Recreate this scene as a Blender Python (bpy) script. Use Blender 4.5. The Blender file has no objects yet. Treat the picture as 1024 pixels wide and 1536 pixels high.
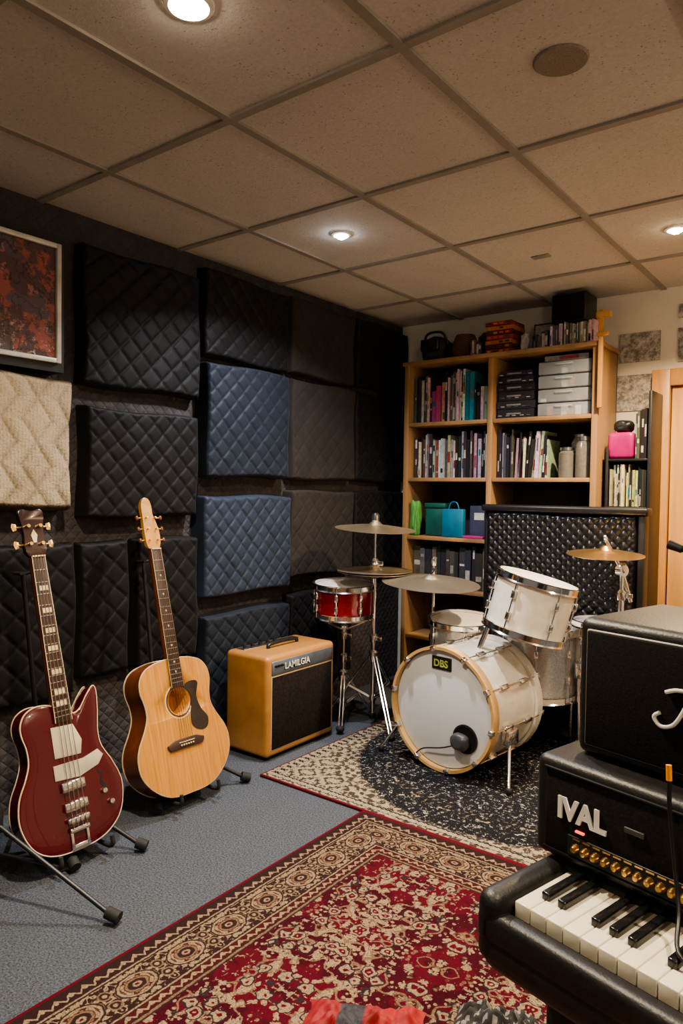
import bpy, bmesh, math, random
import numpy as np
from mathutils import Vector, Matrix, Euler
from mathutils import noise as mn
random.seed(7); rng=np.random.RandomState(5)
S=bpy.context.scene
# ------------------------------------------------------------------ helpers
def link(o,parent=None):
    S.collection.objects.link(o)
    if parent is not None: o.parent=parent
    return o
def empty(name,M=None):
    e=bpy.data.objects.new(name,None); e.empty_display_size=0.05
    if M is not None: e.matrix_world=M
    return link(e)
def frame(o,x,y,z):
    M=Matrix.Identity(4)
    for i,v in enumerate((x,y,z)):
        v=Vector(v)
        for r in range(3): M[r][i]=v[r]
    for r in range(3): M[r][3]=o[r]
    return M
def finish(name,me,mat,parent,M=None,smooth=False,autos=None):
    if mat is not None: me.materials.append(mat)
    if smooth:
        for p in me.polygons: p.use_smooth=True
    o=bpy.data.objects.new(name,me)
    if M is not None: o.matrix_local=M
    link(o,parent)
    return o
def bm2(name,bm,mat,parent,M=None,smooth=False,ang=35):
    bmesh.ops.recalc_face_normals(bm,faces=bm.faces)
    if smooth:
        for f in bm.faces: f.smooth=True
        for e in bm.edges:
            if len(e.link_faces)==2 and e.calc_face_angle(0)>math.radians(ang): e.smooth=False
    me=bpy.data.meshes.new(name); bm.to_mesh(me); bm.free()
    return finish(name,me,mat,parent,M)
def box(name,lo,hi,mat,parent=None,bev=0.0,seg=2,M=None):
    bm=bmesh.new(); bmesh.ops.create_cube(bm,size=1)
    for v in bm.verts:
        for i in range(3): v.co[i]=lo[i]+(v.co[i]+.5)*(hi[i]-lo[i])
    if bev>0: bmesh.ops.bevel(bm,geom=bm.edges[:],offset=bev,segments=seg,profile=.5,affect='EDGES')
    return bm2(name,bm,mat,parent,M,smooth=bev>0,ang=50)
def lathe(name,prof,mat,parent=None,M=None,seg=40,smooth=True,ang=35):
    bm=bmesh.new(); rings=[]
    for r,z in prof:
        if r<1e-6: rings.append([bm.verts.new((0,0,z))])
        else: rings.append([bm.verts.new((r*math.cos(2*math.pi*i/seg),r*math.sin(2*math.pi*i/seg),z)) for i in range(seg)])
    for a,b in zip(rings[:-1],rings[1:]):
        if len(a)==1 and len(b)==1: continue
        for i in range(seg):
            j=(i+1)%seg
            if len(a)==1: bm.faces.new((a[0],b[j],b[i]))
            elif len(b)==1: bm.faces.new((a[i],a[j],b[0]))
            else: bm.faces.new((a[i],a[j],b[j],b[i]))
    return bm2(name,bm,mat,parent,M,smooth,ang)
def axisM(p0,d):
    d=Vector(d).normalized(); q=d.to_track_quat('Z','Y')
    return Matrix.Translation(Vector(p0))@q.to_matrix().to_4x4()
def cyl(name,p0,p1,r0,mat,parent=None,r1=None,seg=14):
    p0=Vector(p0);p1=Vector(p1);L=(p1-p0).length
    if r1 is None:r1=r0
    return lathe(name,[(0,0),(r0,0),(r1,L),(0,L)],mat,parent,axisM(p0,p1-p0),seg)
def catmull(pts,n=6,closed=True):
    P=[Vector(p) for p in pts];out=[];N=len(P)
    for i in range(N if closed else N-1):
        if closed: a,b,c,d=P[(i-1)%N],P[i],P[(i+1)%N],P[(i+2)%N]
        else: a,b,c,d=P[max(i-1,0)],P[i],P[i+1],P[min(i+2,N-1)]
        for k in range(n):
            t=k/n
            out.append(.5*((2*b)+(c-a)*t+(2*a-5*b+4*c-d)*t*t+(3*b-a-3*c+d)*t**3))
    if not closed: out.append(P[-1])
    return out
def tube(name,pts,r,mat,parent=None,closed=False,seg=8,M=None,spl=True):
    P=catmull(pts,6,closed) if spl else [Vector(p) for p in pts]
    bm=bmesh.new();rings=[];N=len(P);prev=None
    for i,p in enumerate(P):
        if closed: t=P[(i+1)%N]-P[(i-1)%N]
        else: t=P[min(i+1,N-1)]-P[max(i-1,0)]
        t.normalize()
        if prev is None: u=t.orthogonal().normalized()
        else:
            u=(prev-t*prev.dot(t)); u=u.normalized() if u.length>1e-6 else t.orthogonal().normalized()
        prev=u;w=t.cross(u)
        rings.append([bm.verts.new(p+u*r*math.cos(2*math.pi*k/seg)+w*r*math.sin(2*math.pi*k/seg)) for k in range(seg)])
    rr=list(zip(rings[:-1],rings[1:]))
    if closed: rr.append((rings[-1],rings[0]))
    for a,b in rr:
        for k in range(seg):
            j=(k+1)%seg; bm.faces.new((a[k],a[j],b[j],b[k]))
    if not closed:
        bm.faces.new(rings[0]);bm.faces.new(rings[-1])
    return bm2(name,bm,mat,parent,M,True,60)
def plate(name,pts,z0,z1,mat,parent=None,bev=0,M=None,seg=2,mat2=None):
    bm=bmesh.new()
    lo=[bm.verts.new((p[0],p[1],z0)) for p in pts]; hi=[bm.verts.new((p[0],p[1],z1)) for p in pts]
    top=bm.faces.new(hi);bot=bm.faces.new(lo)
    n=len(pts)
    for i in range(n):
        j=(i+1)%n; bm.faces.new((lo[i],lo[j],hi[j],hi[i]))
    if bev>0:
        ed=[e for e in bm.edges if (e in top.edges[:] or e in bot.edges[:])]
        bmesh.ops.bevel(bm,geom=ed,offset=bev,segments=seg,profile=.5,affect='EDGES')
    bmesh.ops.recalc_face_normals(bm,faces=bm.faces)
    if mat2 is not None:
        for f in bm.faces:
            if abs(f.normal.z)<.5: f.material_index=1
    o=bm2(name,bm,mat,parent,M,True,40)
    if mat2 is not None: o.data.materials.append(mat2)
    return o
def text(name,body,size,mat,M,parent=None,ext=.001,align='LEFT',shear=0,sx=1,off=0):
    c=bpy.data.curves.new(name,'FONT');c.body=body;c.size=size;c.extrude=ext;c.align_x=align;c.shear=shear;c.offset=off
    t=bpy.data.objects.new(name+'_tmp',c);S.collection.objects.link(t)
    dg=bpy.context.evaluated_depsgraph_get();me=bpy.data.meshes.new_from_object(t.evaluated_get(dg))
    bpy.data.objects.remove(t);bpy.data.curves.remove(c)
    for v in me.vertices: v.co.x*=sx
    me.materials.clear()
    return finish(name,me,mat,parent,M)
def colored(name,boxes,mat,parent=None):
    vs=[];fs=[];cols=[]
    C=[(-1,-1,-1),(1,-1,-1),(1,1,-1),(-1,1,-1),(-1,-1,1),(1,-1,1),(1,1,1),(-1,1,1)]
    F=[(3,2,1,0),(4,5,6,7),(0,1,5,4),(1,2,6,5),(2,3,7,6),(3,0,4,7)]
    for c,s,r,col in boxes:
        R=Euler(r).to_matrix();b=len(vs)
        for q in C: vs.append(Vector(c)+R@Vector((q[0]*s[0]/2,q[1]*s[1]/2,q[2]*s[2]/2)))
        for f in F: fs.append([b+i for i in f]);cols.append(col)
    me=bpy.data.meshes.new(name);me.from_pydata(vs,[],fs)
    a=me.color_attributes.new('Col','FLOAT_COLOR','CORNER')
    for p,col in zip(me.polygons,cols):
        for li in p.loop_indices: a.data[li].color=(*col,1)
    return finish(name,me,mat,parent)
# ------------------------------------------------------------------ material DSL
class G:
    def __init__(s,name):
        s.mat=bpy.data.materials.new(name);s.mat.use_nodes=True;s.nt=s.mat.node_tree
        s.b=s.nt.nodes['Principled BSDF'];s.co=s.nt.nodes.new('ShaderNodeTexCoord').outputs['Object']
    def n(s,t): return s.nt.nodes.new(t)
    def put(s,sock,v):
        if isinstance(v,bpy.types.NodeSocket): s.nt.links.new(v,sock)
        else:
            if sock.type=='RGBA' and len(v)==3: v=(*v,1)
            sock.default_value=v
    def m(s,op,a,b=None,c=None,clamp=False):
        n=s.n('ShaderNodeMath');n.operation=op;n.use_clamp=clamp
        s.put(n.inputs[0],a)
        if b is not None:s.put(n.inputs[1],b)
        if c is not None:s.put(n.inputs[2],c)
        return n.outputs[0]
    def xyz(s,v=None):
        n=s.n('ShaderNodeSeparateXYZ');s.put(n.inputs[0],v or s.co);return n.outputs
    def vec(s,x,y,z=0.0):
        n=s.n('ShaderNodeCombineXYZ');s.put(n.inputs[0],x);s.put(n.inputs[1],y);s.put(n.inputs[2],z);return n.outputs[0]
    def noise(s,scale,v=None,detail=2,rough=.5):
        n=s.n('ShaderNodeTexNoise');s.put(n.inputs['Vector'],v or s.co);n.inputs['Scale'].default_value=scale
        n.inputs['Detail'].default_value=detail;n.inputs['Roughness'].default_value=rough;return n.outputs[0]
    def voro(s,scale,v=None,feat='F1',out=0):
        n=s.n('ShaderNodeTexVoronoi');n.feature=feat;s.put(n.inputs['Vector'],v or s.co);n.inputs['Scale'].default_value=scale;return n.outputs[out]
    def step(s,x,a,b):
        n=s.n('ShaderNodeMapRange');s.put(n.inputs[0],x);n.inputs[1].default_value=a;n.inputs[2].default_value=b
        return n.outputs[0]
    def mix(s,f,a,b):
        n=s.n('ShaderNodeMix');n.data_type='RGBA';s.put(n.inputs[0],f);s.put(n.inputs[6],a);s.put(n.inputs[7],b);return n.outputs[2]
    def stretch(s,sx,sy,sz):
        n=s.n('ShaderNodeMapping');s.put(n.inputs[0],s.co);n.inputs[3].default_value=(sx,sy,sz);return n.outputs[0]
    def bump(s,h,strength=.3,dist=.01):
        n=s.n('ShaderNodeBump');s.put(n.inputs['Height'],h);n.inputs['Strength'].default_value=strength;n.inputs['Distance'].default_value=dist
        s.nt.links.new(n.outputs[0],s.b.inputs['Normal'])
    def base(s,c): s.put(s.b.inputs['Base Color'],c)
    def set(s,**k):
        for a,v in k.items(): s.put(s.b.inputs[a.replace('_',' ')],v)
def sc(c,f): return tuple(min(1,x*f) for x in c)
def pm(name,col,rough=.6,metal=0,ns=8,amt=.25,bs=0,bstr=.2,bd=.003,coat=0,spec=.5,stretch=None):
    g=G(name);v=g.stretch(*stretch) if stretch else None
    g.base(g.mix(g.step(g.noise(ns,v,4,.6),.3,.7),sc(col,1-amt),sc(col,1+amt)))
    g.set(Roughness=rough,Metallic=metal);g.b.inputs['Specular IOR Level'].default_value=spec
    if coat:g.b.inputs['Coat Weight'].default_value=coat;g.b.inputs['Coat Roughness'].default_value=.08
    if bs: g.bump(g.noise(bs,v,3),bstr,bd)
    return g.mat
def emis(name,col,st):
    g=G(name);g.base(col);g.set(Emission_Color=col);g.b.inputs['Emission Strength'].default_value=st;return g.mat
M_chrome=pm('chrome',(.80,.80,.80),.13,1,20,.05)
M_steel=pm('worn_steel',(.5,.49,.47),.3,1,30,.15)
M_black=pm('black_plastic',(.012,.012,.013),.4,0,30,.2)
M_rubber=pm('rubber',(.014,.014,.015),.75,0,30,.3)
M_tolex=pm('black_tolex',(.011,.0105,.011),.45,0,60,.3,260,.5,.001)
M_grille=pm('grille_cloth',(.010,.009,.009),.9,0,200,.5,500,.5,.001,spec=.2)
M_oak=pm('oak_wood',(.34,.20,.095),.45,0,6,.25,40,.15,.001,stretch=(1,1,.12))
M_pine=pm('pine_wood',(.50,.26,.09),.4,0,5,.22,30,.1,.001,stretch=(6,6,.5))
M_tan=pm('tan_lacquered_wood',(.38,.185,.055),.38,0,7,.2,60,.1,.001,coat=.3,stretch=(1,.3,1))
M_gold=pm('gold_metal',(.75,.5,.2),.28,1,20,.15)
M_white=pm('white_paint_logo',(.75,.73,.68),.5)
g=G('printed_covers');a=g.n('ShaderNodeAttribute');a.attribute_name='Col'
g.base(g.mix(g.m('MULTIPLY',g.step(g.noise(60,None,3),.45,.6),.25),a.outputs[0],(.03,.03,.03)));g.set(Roughness=.4);M_col=g.mat
# ------------------------------------------------------------------ room
H=2.25;XL=-2.52;XR=1.7;YB=3.93;YF=-1.6
g=G('ceiling_tile');n1=g.noise(110,None,4,.75);v1=g.voro(80)
pits=g.m('MULTIPLY',g.step(v1,.26,.12),g.step(g.noise(30),.47,.55))
c=g.mix(g.step(n1,.3,.7),(.49,.462,.42),(.61,.575,.53));c=g.mix(g.m('MULTIPLY',pits,.65),c,(.19,.16,.14))
c=g.mix(g.m('MULTIPLY',g.step(g.noise(2.2,None,4),.45,.75),.25),c,(.38,.34,.30))
g.base(c);g.set(Roughness=.95);g.bump(n1,.4,.005);M_ceil=g.mat
box('ceiling',(XL-.1,YF,H),(XR+.1,YB+.1,H+.08),M_ceil)
M_tbar=pm('ceiling_grid_paint',(.29,.265,.235),.6,0,10,.1)
xs=[-0.945+.575*k for k in range(-2,5)];ys=[1.447+.652*k for k in range(-4,4)]
tb=empty('trim_1')
for i,x in enumerate(xs):
    if XL<x<XR: box('tbar_x_%d'%i,(x-.013,YF,H-.008),(x+.013,YB,H+.002),M_tbar,tb)
for i,y in enumerate(ys):
    if YF<y<YB: box('tbar_y_%d'%i,(XL,y-.013,H-.0075),(XR,y+.013,H+.002),M_tbar,tb)
g=G('blue_grey_carpet');n1=g.noise(170,None,4,.85);n2=g.noise(9,None,4)
c=g.mix(g.step(n1,.38,.62),(.028,.034,.046),(.145,.165,.20));c=g.mix(g.m('MULTIPLY',n2,.3),c,(.05,.052,.058))
g.base(c);g.set(Roughness=1.0);g.b.inputs['Specular IOR Level'].default_value=.1;g.bump(n1,.8,.006)
box('floor',(XL-.1,YF,-.08),(XR+.1,YB+.1,0),g.mat)
g=G('dark_wall_fabric');x,y,z=g.xyz()
u=g.m('PINGPONG',g.m('ADD',g.m('DIVIDE',y,.05),g.m('DIVIDE',z,.05)),.5);w=g.m('PINGPONG',g.m('SUBTRACT',g.m('DIVIDE',y,.05),g.m('DIVIDE',z,.05)),.5)
q=g.m('POWER',g.m('MINIMUM',u,w),.4);nn=g.noise(14,None,5,.6)
g.base(g.mix(nn,(.020,.018,.020),(.080,.070,.072)));g.set(Roughness=.95);g.bump(g.m('ADD',q,g.m('MULTIPLY',nn,1.5)),.7,.010)
M_wallfab=g.mat
box('wall_left',(XL-.1,YF,0),(XL,YB+.1,H),M_wallfab)
M_plaster=pm('white_plaster',(.68,.63,.54),.85,0,4,.06,60,.15,.002)
box('wall_back',(XL,YB,0),(XR+.1,YB+.1,H),M_plaster)
box('wall_right',(XR,YF,0),(XR+.1,YB,H),M_plaster)
box('baseboard_back',(.10,YB-.015,0),(XR,YB,.09),M_white,None,.003)
# ------------------------------------------------------------------ quilted panels
def quilt(name,W,Hh,T,cx,cy,amp,mat,M,parent=None,res=.006,round_=.013,wav=.0025,gw=.26,knit=False):
    nu=int(W/res)+2;nv=int(Hh/res)+2
    U,V=np.meshgrid(np.linspace(0,W,nu),np.linspace(0,Hh,nv))
    ph=rng.rand(8)*6.28
    Uw=U+.004*np.sin(V*9+ph[5]);Vw=V+.004*np.sin(U*8+ph[6])
    a=np.abs(np.sin(np.pi*(Uw/cx+Vw/cy)));b=np.abs(np.sin(np.pi*(Uw/cx-Vw/cy)))
    mnab=np.minimum(a,b);puff=.78*(1-np.exp(-mnab/gw*1.6))+.22*np.sqrt(a*b)
    e=np.minimum(np.minimum(U,W-U),np.minimum(V,Hh-V));t=np.clip(e/round_,0,1)
    prof=np.sqrt(1-(1-t)**2)
    sag=wav*(np.sin(U*9+ph[0])*np.cos(V*7+ph[1])+.6*np.sin(U*17+V*11+ph[2])+.5*np.sin(U*31-V*23+ph[7]))
    hem=np.clip((e-.012)/.008,0,1)
    D=prof*(T-amp+sag)+amp*(puff*hem+.55*(1-hem))*prof
    if knit:
        tri=np.abs(((V/.16)%1)-.5)*.11
        zz=(U+tri)/.075; zc=(U-tri)/.075
        cable=np.abs(np.sin(np.pi*zz))**.6*.008
        cable=np.where((np.floor(U/.15)%2)==0,cable,np.abs(np.sin(np.pi*zc))**.6*.008)
        stitch=.0028*np.abs(np.sin(np.pi*U/.013))*(.4+.6*np.abs(np.sin(np.pi*(V/.011+.8*np.abs(((U/.013)%1)-.5)*2))))
        D=D+(cable+stitch+.002*rng.rand(*U.shape))*prof
    UU=U+.005*np.sin(V*13+ph[3])*(np.abs(U-W/2)/(W/2));VV=V+.006*np.sin(U*11+ph[4])*(np.abs(V-Hh/2)/(Hh/2))
    vs=np.stack([UU,VV,D],-1).reshape(-1,3)
    idx=np.arange(nu*nv).reshape(nv,nu)
    f=np.stack([idx[:-1,:-1],idx[:-1,1:],idx[1:,1:],idx[1:,:-1]],-1).reshape(-1,4)
    me=bpy.data.meshes.new(name);me.from_pydata(vs.tolist(),[],f.tolist())
    return finish(name,me,mat,parent,M,True)
def fab(name,c,rough=.75,spec=.3,sheen=.05):
    g=G(name);nn=g.noise(10,None,4);f=g.noise(500,None,2)
    g.base(g.mix(nn,sc(c,.65),sc(c,1.35)));g.set(Roughness=rough);g.b.inputs['Specular IOR Level'].default_value=spec
    g.b.inputs['Sheen Weight'].default_value=sheen;g.bump(f,.4,.001);return g.mat
F_black=fab('black_quilt_fabric',(.0080,.0080,.0086),.6,.2)
F_navy=fab('navy_quilt_fabric',(.013,.018,.028),.6,.22)
F_blue=fab('blue_quilt_fabric',(.023,.034,.057),.5,.3)
F_char=fab('charcoal_quilt_fabric',(.034,.029,.025),.85,.15)
def LW(y,z,x=-2.52,rx=0):
    return Matrix.Translation((x,y,z))@frame((0,0,0),(0,1,0),(0,0,1),(1,0,0))@Matrix.Rotation(rx,4,'Z')
P=[(1.585,1.595,.59,.54,.07,.105,.105,F_black),(1.595,1.075,.56,.44,.085,.088,.088,F_black),
(1.59,.45,.23,.535,.05,.10,.10,F_black),(1.83,.45,.33,.535,.08,.10,.10,F_black),
(1.00,.40,.575,.585,.05,.11,.11,F_black),(.4,.40,.57,.585,.05,.11,.11,F_black),
(2.195,1.795,.57,.40,.07,.095,.095,F_black),(2.19,1.25,.555,.525,.10,.088,.09,F_navy),(2.18,.70,.595,.47,.09,.078,.082,F_blue),(2.19,.12,.58,.50,.09,.085,.085,F_navy),
(2.785,1.795,.55,.40,.065,.10,.10,F_char),(2.785,1.25,.55,.525,.075,.095,.095,F_char),(2.79,.735,.55,.46,.07,.095,.095,F_char),(2.80,.15,.54,.5,.07,.09,.09,F_black),
(3.36,1.80,.55,.40,.065,.10,.10,F_black),(3.36,1.25,.55,.525,.065,.10,.10,F_black),(3.36,.735,.55,.46,.065,.10,.10,F_black),(.4,1.1,.5,.9,.05,.12,.12,F_black)]
for i,(y,z,W,h_,T,cx,cy,m) in enumerate(P):
    quilt('acoustic_panel' if i==0 else 'acoustic_panel.%03d'%i,W,h_,T,cx,cy,.010 if m is not F_char else .006,m,LW(y,z,-2.521,random.uniform(-.009,.009)))
# knitted hanging
g=G('beige_knit');x,y,z=g.xyz();st=g.noise(160,None,3,.75)
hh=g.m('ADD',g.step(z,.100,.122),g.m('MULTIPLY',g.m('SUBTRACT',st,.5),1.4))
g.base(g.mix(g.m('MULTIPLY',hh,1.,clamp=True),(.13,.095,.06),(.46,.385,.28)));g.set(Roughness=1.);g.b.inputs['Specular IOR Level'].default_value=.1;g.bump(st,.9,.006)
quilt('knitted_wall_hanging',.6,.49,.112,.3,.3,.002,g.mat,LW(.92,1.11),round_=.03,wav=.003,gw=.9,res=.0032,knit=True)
# framed poster
po=empty('framed_poster',LW(.93,1.645,-2.43))
g=G('poster_print');nn=g.noise(7,None,6,.65);n2=g.noise(40,None,4,.8);x,y,z=g.xyz()
c=g.mix(g.step(nn,.49,.53),(.085,.05,.058),(.28,.085,.07));c=g.mix(g.step(g.noise(5,g.stretch(1,1.6,1),5),.54,.58),c,(.10,.075,.10))
scr=g.m('ABSOLUTE',g.m('SUBTRACT',g.noise(16,None,3,.6),.5))
c=g.mix(g.m('MULTIPLY',g.step(scr,.02,.012),.7),c,(.02,.016,.018))
c=g.mix(g.m('MULTIPLY',g.step(g.noise(11,None,5,.7),.60,.62),.8),c,(.36,.15,.12))
c=g.mix(g.m('MULTIPLY',g.step(n2,.57,.63),g.step(y,.22,.02)),c,(.45,.4,.36));g.base(c);g.set(Roughness=.3)
box('print',(.02,.02,.0),(.52,.41,.006),g.mat,po)
M_fr=pm('silver_frame',(.55,.53,.48),.4,.2)
for nme,lo,hi in [('frame_l',(0,0,0),(.018,.43,.018)),('frame_r',(.522,0,0),(.54,.43,.018)),('frame_b',(.018,0,0),(.522,.018,.018)),('frame_t',(.018,.412,0),(.522,.43,.018))]:
    box(nme,lo,hi,M_fr,po,.003)
box('backing',(-.02,-.03,-.088),(.56,.46,-.001),M_black,po)
# ------------------------------------------------------------------ rugs
def rug(name,lo,hi,mat,t=.012):
    W=hi[0]-lo[0];L=hi[1]-lo[1]
    return box(name,(0,0,0),(W,L,t),mat,None,.003,M=Matrix.Translation((lo[0],lo[1],0)))
LX,LY=2.6,3.2
g=G('red_persian_rug');x,y,z=g.xyz()
wob=g.m('MULTIPLY',g.m('SUBTRACT',g.noise(70,None,2),.5),.007)
x=g.m('ADD',x,wob);y=g.m('ADD',y,wob)
dx=g.m('MINIMUM',x,g.m('SUBTRACT',LX,x));dy=g.m('MINIMUM',y,g.m('SUBTRACT',LY,y));d=g.m('MINIMUM',dx,dy)
isx=g.m('LESS_THAN',dx,dy);s=g.m('ADD',g.m('MULTIPLY',isx,y),g.m('MULTIPLY',g.m('SUBTRACT',1.,isx),x))
tan=(.32,.24,.155);crim=(.105,.007,.018);dark=(.034,.018,.018);tan2=(.21,.14,.09);navy=(.030,.024,.032)
def band(a,b): return g.m('MULTIPLY',g.step(d,a-.0012,a+.0012),g.step(d,b+.0012,b-.0012))
def line(v,c0,w): return g.step(g.m('ABSOLUTE',g.m('SUBTRACT',v,c0)),w,w*.6)
def iso(n,w): return g.step(g.m('ABSOLUTE',g.m('SUBTRACT',n,.5)),w,w*.6)
def dist2(a,ca,ka,b,cb,kb): return g.m('SQRT',g.m('ADD',g.m('POWER',g.m('MULTIPLY',g.m('SUBTRACT',a,ca),ka),2.),g.m('POWER',g.m('MULTIPLY',g.m('SUBTRACT',b,cb),kb),2.)))
fx=g.m('PINGPONG',g.m('ADD',x,.06),.24);fy=g.m('PINGPONG',g.m('ADD',y,.10),.30)
fv=g.vec(fx,fy,0.7)
n1=g.noise(12,fv,1,.5);n2=g.noise(38,fv,3,.65);n3=g.noise(7,fv,2)
col=g.mix(g.step(n3,.49,.52),crim,(.060,.005,.013))
col=g.mix(iso(n1,.022),col,tan2)
vd=g.voro(15,fv);vd2=g.voro(38,fv)
col=g.mix(g.step(n2,.55,.57),col,tan)
col=g.mix(g.m('MULTIPLY',g.step(vd2,.24,.19),g.step(n3,.44,.5)),col,tan)
ang=g.noise(50,fv,1)
vdp=g.m('ADD',vd,g.m('MULTIPLY',g.m('SUBTRACT',ang,.5),.35))
col=g.mix(g.step(vdp,.33,.31),col,navy);col=g.mix(g.step(vdp,.27,.25),col,tan);col=g.mix(g.step(vdp,.16,.14),col,crim);col=g.mix(g.step(vdp,.07,.05),col,tan)
lz=g.m('ADD',g.m('ABSOLUTE',g.m('SUBTRACT',x,1.3)),g.m('ABSOLUTE',g.m('SUBTRACT',y,1.75)))
col=g.mix(g.m('MAXIMUM',line(lz,1.02,.006),line(lz,1.06,.004)),col,tan)
fld=g.step(d,.233,.236)
per=.075
ms=g.m('PINGPONG',s,per);md=g.m('SUBTRACT',d,.125);mda=g.m('ABSOLUTE',md)
bn=g.noise(30,g.vec(ms,md,.3),2,.6);bn2=g.noise(75,g.vec(ms,mda,.9),2)
bc=g.mix(iso(bn,.035),dark,tan);bc=g.mix(g.m('MULTIPLY',g.step(bn2,.56,.59),1.),bc,tan)
f1=dist2(ms,0.,.75,md,0.,1.)
for r_,cc in ((.043,dark),(.039,tan),(.034,(.07,.018,.018)),(.024,tan2),(.019,dark),(.010,tan),(.005,crim)): bc=g.mix(g.step(f1,r_,r_-.002),bc,cc)
bc=g.mix(g.m('MULTIPLY',g.m('MULTIPLY',g.step(f1,.033,.031),g.step(f1,.024,.026)),g.step(bn2,.48,.52)),bc,tan)
f2=dist2(ms,per,1.,mda,.022,1.)
for r_,cc in ((.018,tan2),(.013,dark),(.007,tan)): bc=g.mix(g.step(f2,r_,r_-.002),bc,cc)
def guard(per,c0,cA,cB,k):
    a=g.m('PINGPONG',s,per);zz=g.m('ABSOLUTE',g.m('SUBTRACT',g.m('SUBTRACT',d,c0),g.m('MULTIPLY',g.m('SUBTRACT',a,per/2),k)))
    c_=g.mix(g.step(zz,.0045,.003),cA,cB);e_=dist2(a,0.,1.,d,c0,1.);return g.mix(g.step(e_,.006,.0045),c_,cB)
gc=guard(.018,.039,dark,tan,1.1);gc2=guard(.016,.206,(.07,.012,.014),tan,1.0)
out=(.15,.008,.020)
c=g.mix(band(.010,.5),out,dark);c=g.mix(band(.022,.056),c,gc);c=g.mix(band(.059,.064),c,tan);c=g.mix(band(.069,.181),c,bc)
c=g.mix(band(.186,.191),c,tan);c=g.mix(band(.194,.218),c,gc2);c=g.mix(band(.222,.229),c,tan2)
c=g.mix(fld,c,col)
fz=g.noise(230,None,3,.85);c=g.mix(g.m('MULTIPLY',g.step(fz,.48,.60),.65),c,(.035,.016,.017))
g.base(c);g.set(Roughness=1.);g.b.inputs['Specular IOR Level'].default_value=.08;g.bump(fz,.9,.006)
rug('persian_rug',(-1.52,2.15-LY),(-1.52+LX,2.15),g.mat)
# drum rug
g=G('beige_medallion_rug');x,y,z=g.xyz();cx,cy=.84,.80
rx=g.m('SUBTRACT',x,cx);ry=g.m('SUBTRACT',y,cy)
r=g.m('SQRT',g.m('ADD',g.m('POWER',rx,2.),g.m('POWER',ry,2.)));r=g.m('ADD',r,g.m('MULTIPLY',g.m('SUBTRACT',g.noise(25,None,3),.5),.04))
th=g.m('ARCTAN2',ry,rx);thp=g.m('PINGPONG',th,.131)
pv=g.vec(g.m('MULTIPLY',thp,.6),r,.2)
pn=g.noise(45,pv,3,.6);beige=(.37,.31,.225);dk=(.012,.013,.017);br=(.065,.048,.038)
field=g.mix(g.step(pn,.49,.52),beige,br)
sq=g.noise(40,g.vec(g.m('PINGPONG',x,.07),g.m('PINGPONG',y,.07),0.),3,.6)
edge=g.m('MINIMUM',x,g.m('MINIMUM',y,g.m('SUBTRACT',2.1,x)))
bcol=g.mix(g.step(sq,.49,.52),beige,br)
c=g.mix(g.step(r,.84,.85),field,bcol)
med=g.mix(g.step(g.noise(62,None,5,.85),.575,.60),dk,(.52,.51,.48))
med=g.mix(g.m('MULTIPLY',g.m('MULTIPLY',g.step(r,.57,.58),g.step(r,.62,.61)),.9),med,g.mix(g.step(pn,.42,.48),beige,dk))
c=g.mix(g.step(r,.74,.73),c,med)
c=g.mix(g.m('MULTIPLY',g.step(edge,.06,.058),g.step(edge,.025,.027)),c,g.mix(g.step(g.noise(60,g.vec(g.m('PINGPONG',x,.02),g.m('PINGPONG',y,.02),0.),1),.48,.52),beige,dk))
c=g.mix(g.step(edge,.010,.008),c,(.14,.015,.025))
fz=g.noise(200,None,3,.85);c=g.mix(g.m('MULTIPLY',g.step(fz,.5,.62),.6),c,(.04,.034,.03))
g.base(c);g.set(Roughness=1.);g.b.inputs['Specular IOR Level'].default_value=.08;g.bump(fz,.9,.006)
rug('drum_rug',(-2.05,2.152),(.05,3.43),g.mat,.011)
# ------------------------------------------------------------------ bookshelf
bs=empty('bookshelf')
y0,y1=3.60,3.90
XRs=-1.19
for nme,x in [('side_l',-2.29),('mid_upright',-1.755),('side_r',XRs)]:
    box(nme,(x,y0,0),(x+.030,y1,1.945 if nme!='mid_upright' else 1.93),M_oak,bs,.002)
for i,z in enumerate([.06,.33,.62,.915,1.255,1.575]):
    box('shelf_l_%d'%i,(-2.258,y0+.004,z),(-1.755,y1,z+.022),M_oak,bs,.002)
    if i!=3: box('shelf_r_%d'%i,(-1.723,y0+.004,z),(XRs,y1,z+.022),M_oak,bs,.002)
box('top_board',(-2.30,y0-.01,1.930),(XRs+.045,y1,1.953),M_oak,bs,.002)
box('back_board',(-2.29,3.896,0),(XRs+.03,3.906,1.94),pm('dark_back',(.05,.045,.05),.8),bs)
box('clamp_pole',(-1.158,3.575,1.62),(-1.136,3.597,2.10),M_pine,bs,.003)
box('clamp_jaw',(-1.17,3.57,2.06),(-1.10,3.597,2.09),M_pine,bs,.003)
box('clamp_jaw_low',(-1.165,3.57,1.97),(-1.11,3.597,1.99),M_pine,bs,.003)
box('maroon_folder',(-2.345,3.70,1.30),(-2.292,3.88,1.85),pm('maroon_cover',(.12,.012,.018),.6),bs,.003)
dk=[(.02,.02,.022),(.03,.03,.035),(.05,.045,.04),(.08,.08,.085),(.015,.02,.03)]
lt=[(.6,.57,.5),(.5,.48,.44),(.7,.68,.62),(.35,.33,.3)]
colr=[(.35,.04,.05),(.02,.2,.26),(.4,.1,.2),(.35,.2,.06),(.05,.1,.25),(.25,.03,.03),(.12,.16,.08)]
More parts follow.
